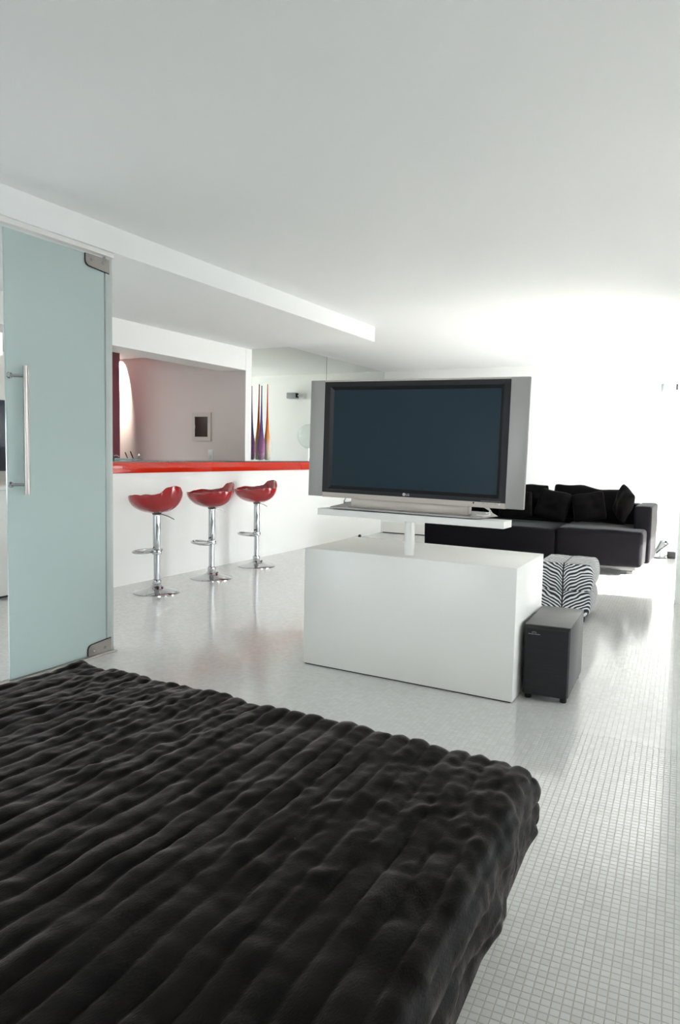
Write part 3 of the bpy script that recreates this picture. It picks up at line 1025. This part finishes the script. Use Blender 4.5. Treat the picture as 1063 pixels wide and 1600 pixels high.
# stand foot: flat wedge plate
bm = bmesh.new()
for p in ((-0.455, -0.045, -0.006), (0.395, -0.045, -0.006), (0.43, 0.20, -0.006), (-0.485, 0.20, -0.006),
          (-0.450, -0.045, 0.003), (0.390, -0.045, 0.003), (0.40, 0.185, 0.014), (-0.455, 0.185, 0.014)):
    bm.verts.new(p)
bm.verts.ensure_lookup_table()
for f_ in ((3, 2, 1, 0), (4, 5, 6, 7), (0, 1, 5, 4), (1, 2, 6, 5), (2, 3, 7, 6), (3, 0, 4, 7)):
    bm.faces.new([bm.verts[k] for k in f_])
bevel(bm, 0.002)
bm_obj('stand_foot', bm, SILVER, tv)
for x in (-0.40, -0.20, 0.04, 0.35):
    box('foot_pad', BLACKRUB, x - 0.02, x + 0.02, -0.04, -0.01, -0.0072, -0.0058, tv)
# maker's emblem and letters, small print, buttons
lg = lathe('emblem', LOGOW, [(0, 0.0012), (0.0078, 0.0012), (0.0084, 0.0)], tv, 28, Matrix.Translation((-0.0275, -0.0012, 0.091)) @ Matrix.Rotation(math.pi / 2, 4, 'X'))
bm = bmesh.new()
add_tube(bm, [(-0.0275 + 0.0056 * math.cos(math.radians(a)), -0.0028, 0.091 + 0.0056 * math.sin(math.radians(a))) for a in range(100, 361, 20)], 0.0005, 5)
add_tube(bm, [(-0.0275, -0.0028, 0.0945), (-0.0275, -0.0028, 0.0885), (-0.0247, -0.0028, 0.0885)], 0.0005, 5)
bm_obj('emblem_line', bm, BLACK, lg)
def lettering(txt, size, x, z, parent, mt, y=-0.0012):
    fc = bpy.data.curves.new('lettering', 'FONT')
    fc.body = txt
    fc.size = size
    fc.extrude = 0.0003
    fc.resolution_u = 3
    tmp = bpy.data.objects.new('lettering', fc)
    COL.objects.link(tmp)
    dg = bpy.context.evaluated_depsgraph_get()
    me = bpy.data.meshes.new_from_object(tmp.evaluated_get(dg))
    bpy.data.objects.remove(tmp)
    me.materials.clear()
    o = link('lettering', me, mt, parent)
    o.location = (x, y, z)
    o.rotation_euler = (math.pi / 2, 0, 0)
    return o
lettering('LG', 0.0165, -0.0165, 0.0855, tv, LOGOW)
bm = bmesh.new()      # unreadable row of fine print at the right of the bezel
xx = 0.395
while xx < 0.490:
    w_ = random.uniform(0.003, 0.008)
    add_box(bm, xx, xx + w_, -0.0016, -0.001, 0.0815, 0.0855)
    xx += w_ + 0.0022
bm_obj('fine_print', bm, mat('dim_print', (0.12, 0.12, 0.12), 0.5), tv)
lathe('sensor_window', BLACK, [(0, 0.002), (0.004, 0.0015), (0.0045, 0)], tv, 12, Matrix.Translation((0.358, -0.002, 0.071)) @ Matrix.Rotation(math.pi / 2, 4, 'X'))
for x in (0.405, 0.425, 0.445, 0.465):
    box('button', SILVER, x, x + 0.010, -0.004, -0.002, 0.069, 0.073, tv, 0.0005, 1)
lathe('power_light', WHITEPL, [(0, 0.002), (0.003, 0.0015), (0.0035, 0)], tv, 12, Matrix.Translation((0.492, -0.002, 0.071)) @ Matrix.Rotation(math.pi / 2, 4, 'X'))
# cables behind the foot
tube('power_cable', GREYPL, [(-0.395, 0.04, 0.055), (-0.42, 0.06, 0.03), (-0.44, 0.10, 0.016), (-0.42, 0.14, 0.019)], 0.0035, tv, 8)
tube('signal_cable', WHITEPL, [(0.34, 0.05, 0.055), (0.39, 0.06, 0.052), (0.425, 0.06, 0.035), (0.43, 0.05, 0.012), (0.405, 0.03, 0.006), (0.37, 0.02, 0.006)], 0.0045, tv, 8)
tube('speaker_cable', WHITEPL, [(0.345, 0.06, 0.055), (0.41, 0.09, 0.045), (0.425, 0.10, 0.020), (0.40, 0.08, 0.0165)], 0.0035, tv, 8)

# ------------------------------------------------------------------ subwoofer beside the cabinet
sw = thing('subwoofer', 'black wood-grain subwoofer on short feet standing beside the white cabinet', 'speaker', (-0.735, 3.86, 0), (0, 0, math.radians(2.4)))
SWD = 0.262
box('cabinet', ASH, -0.110, 0.110, -SWD + 0.022, SWD, 0.030, 0.378, sw, 0.0015)
# grille with chamfered edges
bm = bmesh.new()
fx, fz0, fz1, c = 0.109, 0.031, 0.374, 0.012
bk = [bm.verts.new((x, -SWD + 0.022, z)) for x, z in ((-fx, fz0), (fx, fz0), (fx, fz1), (-fx, fz1))]
fr_ = [bm.verts.new((x, -SWD, z)) for x, z in ((-fx + c, fz0), (fx - c * 0.4, fz0), (fx - c * 0.4, fz1 - c), (-fx + c, fz1 - c))]
bm.faces.new(fr_)
bm.faces.new(bk)
for k in range(4):
    j = (k + 1) % 4
    bm.faces.new((bk[k], bk[j], fr_[j], fr_[k]))
gr = bm_obj('grille', bm, GRILLE, sw)
for sx in (-0.085, 0.085):
    for sy in (-SWD + 0.045, SWD - 0.03):
        lathe('foot', BLACK, [(0, 0), (0.015, 0), (0.017, 0.004), (0.017, 0.031), (0, 0.031)], sw, 16, Matrix.Translation((sx, sy, 0)))
bm = bmesh.new()    # small arched emblem over a row of unreadable letters
for s_ in (0.0, 0.0035):
    add_tube(bm, [(-0.060 + (0.013 - s_) * math.cos(math.radians(a)), -SWD - 0.0005, 0.338 + (0.009 - s_) * math.sin(math.radians(a))) for a in range(20, 161, 20)], 0.0007, 5)
xx = -0.088
while xx < -0.034:
    w_ = random.uniform(0.002, 0.0045)
    add_box(bm, xx, xx + w_, -SWD - 0.001, -SWD, 0.333, 0.3365)
    xx += w_ + 0.0015
bm_obj('emblem', bm, mat('grey_print', (0.30, 0.30, 0.30), 0.5), sw)

# ------------------------------------------------------------------ sofa
sofa = thing('sofa', 'long charcoal velvet sofa with one square arm against the bright back wall', 'sofa', (-1.85, 8.3, 0))
def soft_box(name, mt, x0, x1, y0, y1, z0, z1, parent, bev, sag=0.0, seed=0.0, cuts=6, org=(-1.85, 8.3)):
    """Upholstered block: rounded edges, faces swollen and slightly uneven."""
    bm = bmesh.new()
    add_box(bm, x0 - org[0], x1 - org[0], y0 - org[1], y1 - org[1], z0, z1)
    bevel(bm, bev, 4)
    bmesh.ops.subdivide_edges(bm, edges=[e for e in bm.edges if e.calc_length() > 0.12], cuts=cuts, use_grid_fill=True)
    bm.normal_update()
    ctr = Vector(((x0 + x1) / 2 - org[0], (y0 + y1) / 2 - org[1], (z0 + z1) / 2))
    h = Vector(((x1 - x0) / 2, (y1 - y0) / 2, (z1 - z0) / 2))
    for v in bm.verts:
        q = v.co - ctr
        k = max(0, 1 - (q.x / h.x) ** 2) if abs(q.z) > 0.7 * h.z else max(0, 1 - (q.z / h.z) ** 2) * max(0, 1 - (q.x / h.x) ** 4)
        n_ = noise.noise(v.co * 5 + Vector((seed, seed, 0))) * 0.006
        v.co += v.normal * (sag * k + n_)
    return bm_obj(name, bm, mt, parent, smooth=True)
soft_box('seat_block', VELVET, -1.560, -0.690, 7.985, 8.95, 0.095, 0.462, sofa, 0.035, 0.006, 1.0)
soft_box('seat_block', VELVET, -3.060, -1.566, 7.99, 8.95, 0.095, 0.440, sofa, 0.035, 0.006, 2.0)
soft_box('arm', VELVET, -0.825, -0.648, 8.36, 9.12, 0.10, 0.706, sofa, 0.022, 0.003, 3.0)
soft_box('backrest', VELVET, -3.060, -0.815, 8.90, 9.14, 0.10, 0.70, sofa, 0.03, 0.004, 4.0)
box('plinth', DARKMETAL, -2.95 + 1.85, -0.76 + 1.85, 8.12 - 8.3, 9.05 - 8.3, 0.045, 0.1, sofa, 0.004)
for sx in (-2.9, -1.85, -0.82):
    for sy in (8.2, 8.95):
        box('foot', DARKMETAL, sx - 0.03 + 1.85, sx + 0.03 + 1.85, sy - 0.03 - 8.3, sy + 0.03 - 8.3, 0.0, 0.046, sofa, 0.003)

def pillow(name, lab, loc, size, rot, group, puff=1.0, seed=0.0, mt=None):
    """Stuffed cushion: two grids pinched together along the seam, corners drawn out."""
    w, h, d = size
    N = 22
    bm = bmesh.new()
    grid = {}
    for side in (1, -1):
        for i in range(N + 1):
            for j in range(N + 1):
                edge = i in (0, N) or j in (0, N)
                if edge and side == -1:
                    grid[(side, i, j)] = grid[(1, i, j)]
                    continue
                u, v = 2 * i / N - 1, 2 * j / N - 1
                k = max(0.0, (1 - u ** 2) * (1 - v ** 2)) ** 0.42
                pull = 1 - 0.055 * (1 - abs(u) ** 3) * abs(v) ** 6 - 0.0
                pull2 = 1 - 0.055 * (1 - abs(v) ** 3) * abs(u) ** 6
                x, z = u * w / 2 * pull2, v * h / 2 * pull
                y = -side * d / 2 * k * puff
                p = Vector((x, y, z))
                rc = 1 - 0.075 * (abs(u) * abs(v)) ** 5
                p.x *= rc
                p.z *= rc
                nn = noise.noise(Vector((x * 6 + seed, z * 6, seed))) * 0.034 + noise.noise(Vector((x * 14 + seed, z * 14, side + seed))) * 0.014
                p.y += nn * (k if not edge else 0.3) * (-side)
                p.z += noise.noise(Vector((x * 5, seed * 3, 1.7))) * 0.024 * max(0, v)
                grid[(side, i, j)] = bm.verts.new(p)
        for i in range(N):
            for j in range(N):
                q = [grid[(side, i, j)], grid[(side, i + 1, j)], grid[(side, i + 1, j + 1)], grid[(side, i, j + 1)]]
                bm.faces.new(q)
    o = bm_obj(name, bm, mt or CUSHION, None, smooth=True)
    o.location = loc
    o.rotation_euler = rot
    tag(o, lab, 'cushion', group)
    return o
G = 'black cushions on the sofa'
rx = math.radians
pillow('cushion', 'large black back cushion left of the gap, half behind the television', (-2.20, 8.755, 0.680), (0.82, 0.43, 0.20), (rx(-4), 0, 0), G, seed=1)
pillow('cushion', 'large black back cushion at the far left of the sofa, hidden behind the television', (-2.84, 8.755, 0.668), (0.42, 0.42, 0.2), (rx(-4), 0, 0), G, seed=2)
pillow('cushion', 'wide slouched black back cushion right of the gap along the sofa back', (-1.34, 8.735, 0.686), (0.86, 0.41, 0.18), (rx(-5), rx(3.5), 0), G, seed=3)
pillow('cushion', 'black pillow standing on its corner against the sofa arm', (-0.948, 8.46, 0.730), (0.30, 0.36, 0.13), (rx(-6), rx(28), rx(-58)), G, seed=4)
pillow('cushion', 'black pillow leaning at a slant in front of the right back cushion', (-1.31, 8.50, 0.668), (0.36, 0.33, 0.12), (rx(-16), rx(-10), rx(8)), G, seed=5)
pillow('cushion', 'black pillow propped in front of the gap between the back cushions', (-1.70, 8.50, 0.668), (0.38, 0.33, 0.12), (rx(-18), rx(12), rx(-4)), G, seed=6)
pillow('cushion', 'dark pillow lying back beside the right edge of the television', (-2.13, 8.50, 0.650), (0.40, 0.32, 0.12), (rx(-22), rx(-6), rx(6)), G, seed=7)

# ------------------------------------------------------------------ zebra ottoman
ot = thing('ottoman', 'zebra print ottoman of two stacked cushions in front of the sofa', 'ottoman', (-1.005, 5.50, 0), (0, 0, math.radians(2.0)))
def puff(name, z0, z1, hx, d, bulge):
    bm = bmesh.new()
    add_box(bm, -hx, hx, 0.0, d, z0, z1)
    bevel(bm, 0.035, 4)
    bmesh.ops.subdivide_edges(bm, edges=[e for e in bm.edges if e.calc_length() > 0.1], cuts=8, use_grid_fill=True)
    bm.normal_update()
    hz = (z1 - z0) / 2
    for v in bm.verts:
        kz = max(0, 1 - ((v.co.z - z0 - hz) / hz) ** 2)
        side = abs(v.normal.z) < 0.6
        seam = math.exp(-(v.co.x / 0.018) ** 2)
        v.co += v.normal * ((bulge * kz if side else bulge * 0.5) - 0.006 * seam + 0.004 * noise.noise(v.co * 9))
    return bm_obj(name, bm, ZEBRA, ot, smooth=True)
puff('lower_cushion', 0.045, 0.232, 0.185, 0.50, 0.012)
puff('upper_cushion', 0.232, 0.425, 0.190, 0.50, 0.016)
for sx in (-0.14, 0.14):
    for sy in (0.06, 0.44):
        lathe('foot', BLACK, [(0, 0), (0.016, 0), (0.02, 0.045), (0, 0.045)], ot, 14, Matrix.Translation((sx, sy, 0)))

# ------------------------------------------------------------------ things at the back wall
SPKGREY = mat('speaker_grey', (0.36, 0.385, 0.395), 0.5)
def wall_speaker(loc, flip, lab):
    t = thing('wall_speaker', lab, 'speaker', loc, (0, 0, 0), 'small speakers high on the back wall')
    s_ = -1 if flip else 1
    box('wall_plate', WHITEPL, s_ * 0.19 - 0.03, s_ * 0.19 + 0.03, -0.012, 0, -0.05, 0.05, t, 0.004)
    tube('bracket_arm', WHITEPL, [(s_ * 0.19, -0.01, 0), (s_ * 0.17, -0.07, 0), (s_ * 0.09, -0.11, 0)], 0.014, t, 12)
    lathe('swivel_ball', WHITEPL, [(0, -0.028), (0.02, -0.02), (0.028, 0), (0.02, 0.02), (0, 0.028)], t, 18, Matrix.Translation((s_ * 0.17, -0.07, 0)))
    bm = bmesh.new()
    add_box(bm, -0.085, 0.085, -0.13, 0.0, -0.05, 0.045)
    bevel(bm, 0.008)
    bmesh.ops.transform(bm, matrix=Matrix.Translation((0, -0.04, 0)) @ Matrix.Rotation(s_ * 0.25, 4, 'Z'), verts=bm.verts[:])
    b_ = bm_obj('body', bm, SPKGREY, t, autosmooth=40)
    box('joint', BLACK, s_ * 0.108 - 0.008, s_ * 0.108 + 0.008, -0.15, -0.08, -0.035, 0.035, t, 0.003)
wall_speaker((-0.682, Y_BACK, 2.118), False, 'small grey speaker on a white bracket high on the back wall above the sofa arm')
wall_speaker((-3.08, Y_BACK, 2.118), True, 'small grey wall speaker behind the television, seen only in the mirror')

gl = thing('globe_lamp', 'clear glass globe floor lamp in the far corner, seen only in the mirror', 'lamp', (-3.535, 10.0, 0))
lathe('base', CHROME, [(0, 0), (0.13, 0), (0.13, 0.01), (0.02, 0.025), (0, 0.025)], gl, 32)
lathe('stem', CHROME, [(0, 0.02), (0.011, 0.02), (0.011, 1.28), (0, 1.28)], gl, 16)
lathe('globe', CLEAR, [(0.02, -0.188)] + [(0.19 * math.sin(math.radians(a)), -0.19 * math.cos(math.radians(a))) for a in range(10, 181, 8)] + [(0, 0.19)], gl, 40, Matrix.Translation((0, 0, 1.465)))

fl_ = thing('floor_spotlight', 'small chrome cone spotlight standing on the floor right of the sofa', 'lamp', (-0.640, 9.77, 0))
lathe('base', DARKMETAL, [(0, 0), (0.075, 0), (0.075, 0.008), (0.02, 0.016), (0, 0.016)], fl_, 28)
tube('stem', CHROME, [(0, 0, 0.012), (0.005, 0, 0.09), (0.0, 0, 0.13)], 0.008, fl_, 10)
ML = Matrix.Translation((-0.005, -0.01, 0.135)) @ Matrix.Rotation(math.radians(35), 4, 'Y') @ Matrix.Rotation(math.radians(12), 4, 'X')
lathe('shade', CHROME, [(0.0, -0.085), (0.024, -0.085), (0.030, -0.03), (0.048, 0.06), (0.058, 0.09), (0.054, 0.09), (0.044, 0.06), (0.026, -0.03), (0, -0.07)], fl_, 28, ML)
tube('cable', DARKMETAL, [(-0.06, 0, 0.006), (-0.12, 0.03, 0.006), (-0.17, -0.03, 0.006), (-0.20, 0.05, 0.006)], 0.005, fl_, 8)
ad = thing('power_adapter', 'black plug adapter lying on the floor beside the chrome spotlight', 'adapter', (-0.515, 9.79, 0), (0, 0, rx(15)))
box('case', BLACK, -0.045, 0.045, -0.03, 0.03, 0.0, 0.085, ad, 0.008)
box('plug', WHITEPL, 0.047, 0.085, -0.02, 0.02, 0.015, 0.06, ad, 0.005)
tube('lead', BLACK, [(-0.044, 0, 0.04), (-0.07, 0, 0.03), (-0.085, 0.01, 0.006)], 0.004, ad, 8)
ds = tag(lathe('door_stop', DARKMETAL, [(0, 0), (0.022, 0), (0.024, 0.012), (0.022, 0.035), (0.012, 0.045), (0, 0.047)], None, 20), 'small round dark floor stop near the foot of the white counter', 'door stop')
ds.location = (-4.60, 9.45, 0)

# ------------------------------------------------------------------ bed and fur throw
XR_far, XR_near = -0.366, -0.290      # right edge of the bed top at Y_FAR and at y = 0
XL_far, XL_near = -1.990, -2.060
Y_FAR, Y_NEAR, ZB = 1.765, -0.25, 0.452
bed = thing('bed', 'wide low bed hidden under the dark fur throw', 'bed', (-1.16, 0.8, 0))
def bedquad(d):
    return [(XL_near + d + 1.16, Y_NEAR + d - 0.8), (XR_near - d + 1.16, Y_NEAR + d - 0.8), (XR_far - d + 1.16, Y_FAR - d - 0.8), (XL_far + d + 1.16, Y_FAR - d - 0.8)]
prism('base', DARKMETAL, bedquad(0.16), 0.0, 0.20, bed)
prism('mattress', MATTRESS, bedquad(0.06), 0.202, 0.40, bed, 0.02)

NRIB = 30
PITCH_R = 1.64 / NRIB
DROP_X, DROP_Y = 0.155, 0.13
NS = 10
s_cells = int((1.64 + 2 * DROP_X) / PITCH_R * NS)
ss = np.linspace(-DROP_X, 1.64 + DROP_X, s_cells + 1)
tt = np.concatenate([np.arange(Y_NEAR, Y_FAR + DROP_Y, 0.0115)])
SSg, TTg = np.meshgrid(ss, tt, indexing='ij')
RAD = 0.045
def roll_over(a):
    """a = arc length past the edge; returns (outward, drop)."""
    q = RAD * math.pi / 2
    ang = np.clip(a, 0, q) / RAD
    out = RAD * np.sin(ang)
    drop = RAD * (1 - np.cos(ang)) + np.clip(a - q, 0, None)
    out = out + 0.0 * a
    return out, drop
ax_ = np.where(SSg < RAD, RAD - SSg, np.where(SSg > 1.64 - RAD, SSg - 1.64 + RAD, 0))
ay_ = np.clip(TTg - (Y_FAR - RAD), 0, None)
sgn = np.where(SSg < 0.5, -1.0, 1.0)
tot = (ax_ ** 4 + ay_ ** 4) ** 0.25
rad_ = np.hypot(ax_, ay_)
o_, d_ = roll_over(tot)
dirx = np.where(rad_ > 0, ax_ / np.maximum(rad_, 1e-9), 0)
diry = np.where(rad_ > 0, ay_ / np.maximum(rad_, 1e-9), 0)
yb = np.minimum(TTg, Y_FAR - RAD)
sc = np.clip(SSg, RAD, 1.64 - RAD) / 1.64
tl = (yb) / Y_FAR
xl = XL_near + (XL_far - XL_near) * tl
xr = XR_near + (XR_far - XR_near) * tl
X = xl + (xr - xl) * sc + sgn * dirx * o_
Y = yb + diry * o_ - (X + 0.4) * 0.05 * np.clip((yb - 0.4) / 1.2, 0, 1)
Z = ZB - d_
# uneven hang of the sides
P = np.stack([X, Y, Z], -1)
def nz3(px, py, pz):
    return noise.noise(Vector((px, py, pz)))
fn = np.frompyfunc(nz3, 3, 1)
def nfield(sx, sy, off):
    return fn(SSg * sx, TTg * sy, np.full_like(SSg, off)).astype(float)
du = np.gradient(P, axis=0)
dv = np.gradient(P, axis=1)
Nn = np.cross(du, dv)
Nn /= np.maximum(np.linalg.norm(Nn, axis=-1, keepdims=True), 1e-9)
wob = nfield(2.2, 2.6, 3.1) * 0.35 + nfield(0.0001, 9, 7.7) * 0.0
phase = SSg / PITCH_R + wob * 0.5
fr2 = np.abs((phase % 1.0) - 0.5) * 2            # 0 in the middle of a rib, 1 in its groove
rib = np.sqrt(np.clip(1 - fr2 ** 2, 0, 1)) ** 0.9
idx = np.floor(phase)
lump = fn(idx * 3.37, TTg * 7.0, idx * 0.71).astype(float)
lump2 = fn(idx * 5.11, TTg * 17.0, idx * 1.31).astype(float)
lump3 = fn(idx * 2.23, TTg * 34.0, idx * 2.1).astype(float)
crump = np.clip(0.5 + 1.2 * nfield(1.6, 1.6, 9.3), 0, 1)
big = nfield(3.0, 2.2, 1.0)
med = nfield(11, 9, 5.0)
fine = nfield(38, 30, 8.0)
far_w = np.clip((TTg - 0.55) / 0.9, 0, 1)
hgt = rib * (0.0088 + 0.005 * lump + 0.0048 * lump2 + 0.0022 * lump3 + 0.006 * np.clip((TTg - Y_FAR + 0.10) / 0.08, 0, 1)) * (1 - 0.35 * crump * far_w) + 0.008 * big + med * 0.009 * (0.4 + 1.0 * crump * far_w) + fine * 0.005 * (0.3 + 1.2 * crump * far_w)
side = np.clip((tot - RAD) / 0.1, 0, 1)
hgt = hgt + side * 0.016 * nfield(2.0, 5.5, 12.0)
hem = np.minimum(np.minimum(SSg - ss[0], ss[-1] - SSg), tt[-1] - TTg)      # thin towards the hem
hgt = hgt * np.clip(hem / 0.03, 0.0, 1)
P = P + Nn * hgt[..., None]
ni, nj = SSg.shape
verts = P.reshape(-1, 3)
ii, jj = np.meshgrid(np.arange(ni - 1), np.arange(nj - 1), indexing='ij')
a_ = (ii * nj + jj).ravel()
faces = np.stack([a_, a_ + nj, a_ + nj + 1, a_ + 1], -1)
me = bpy.data.meshes.new('fur_throw')
me.from_pydata(verts.tolist(), [], faces.tolist())
me.update()
thr = link('fur_throw', me, FUR, None, smooth=True)
tag(thr, 'dark brown ribbed faux fur throw covering the whole bed', 'throw')
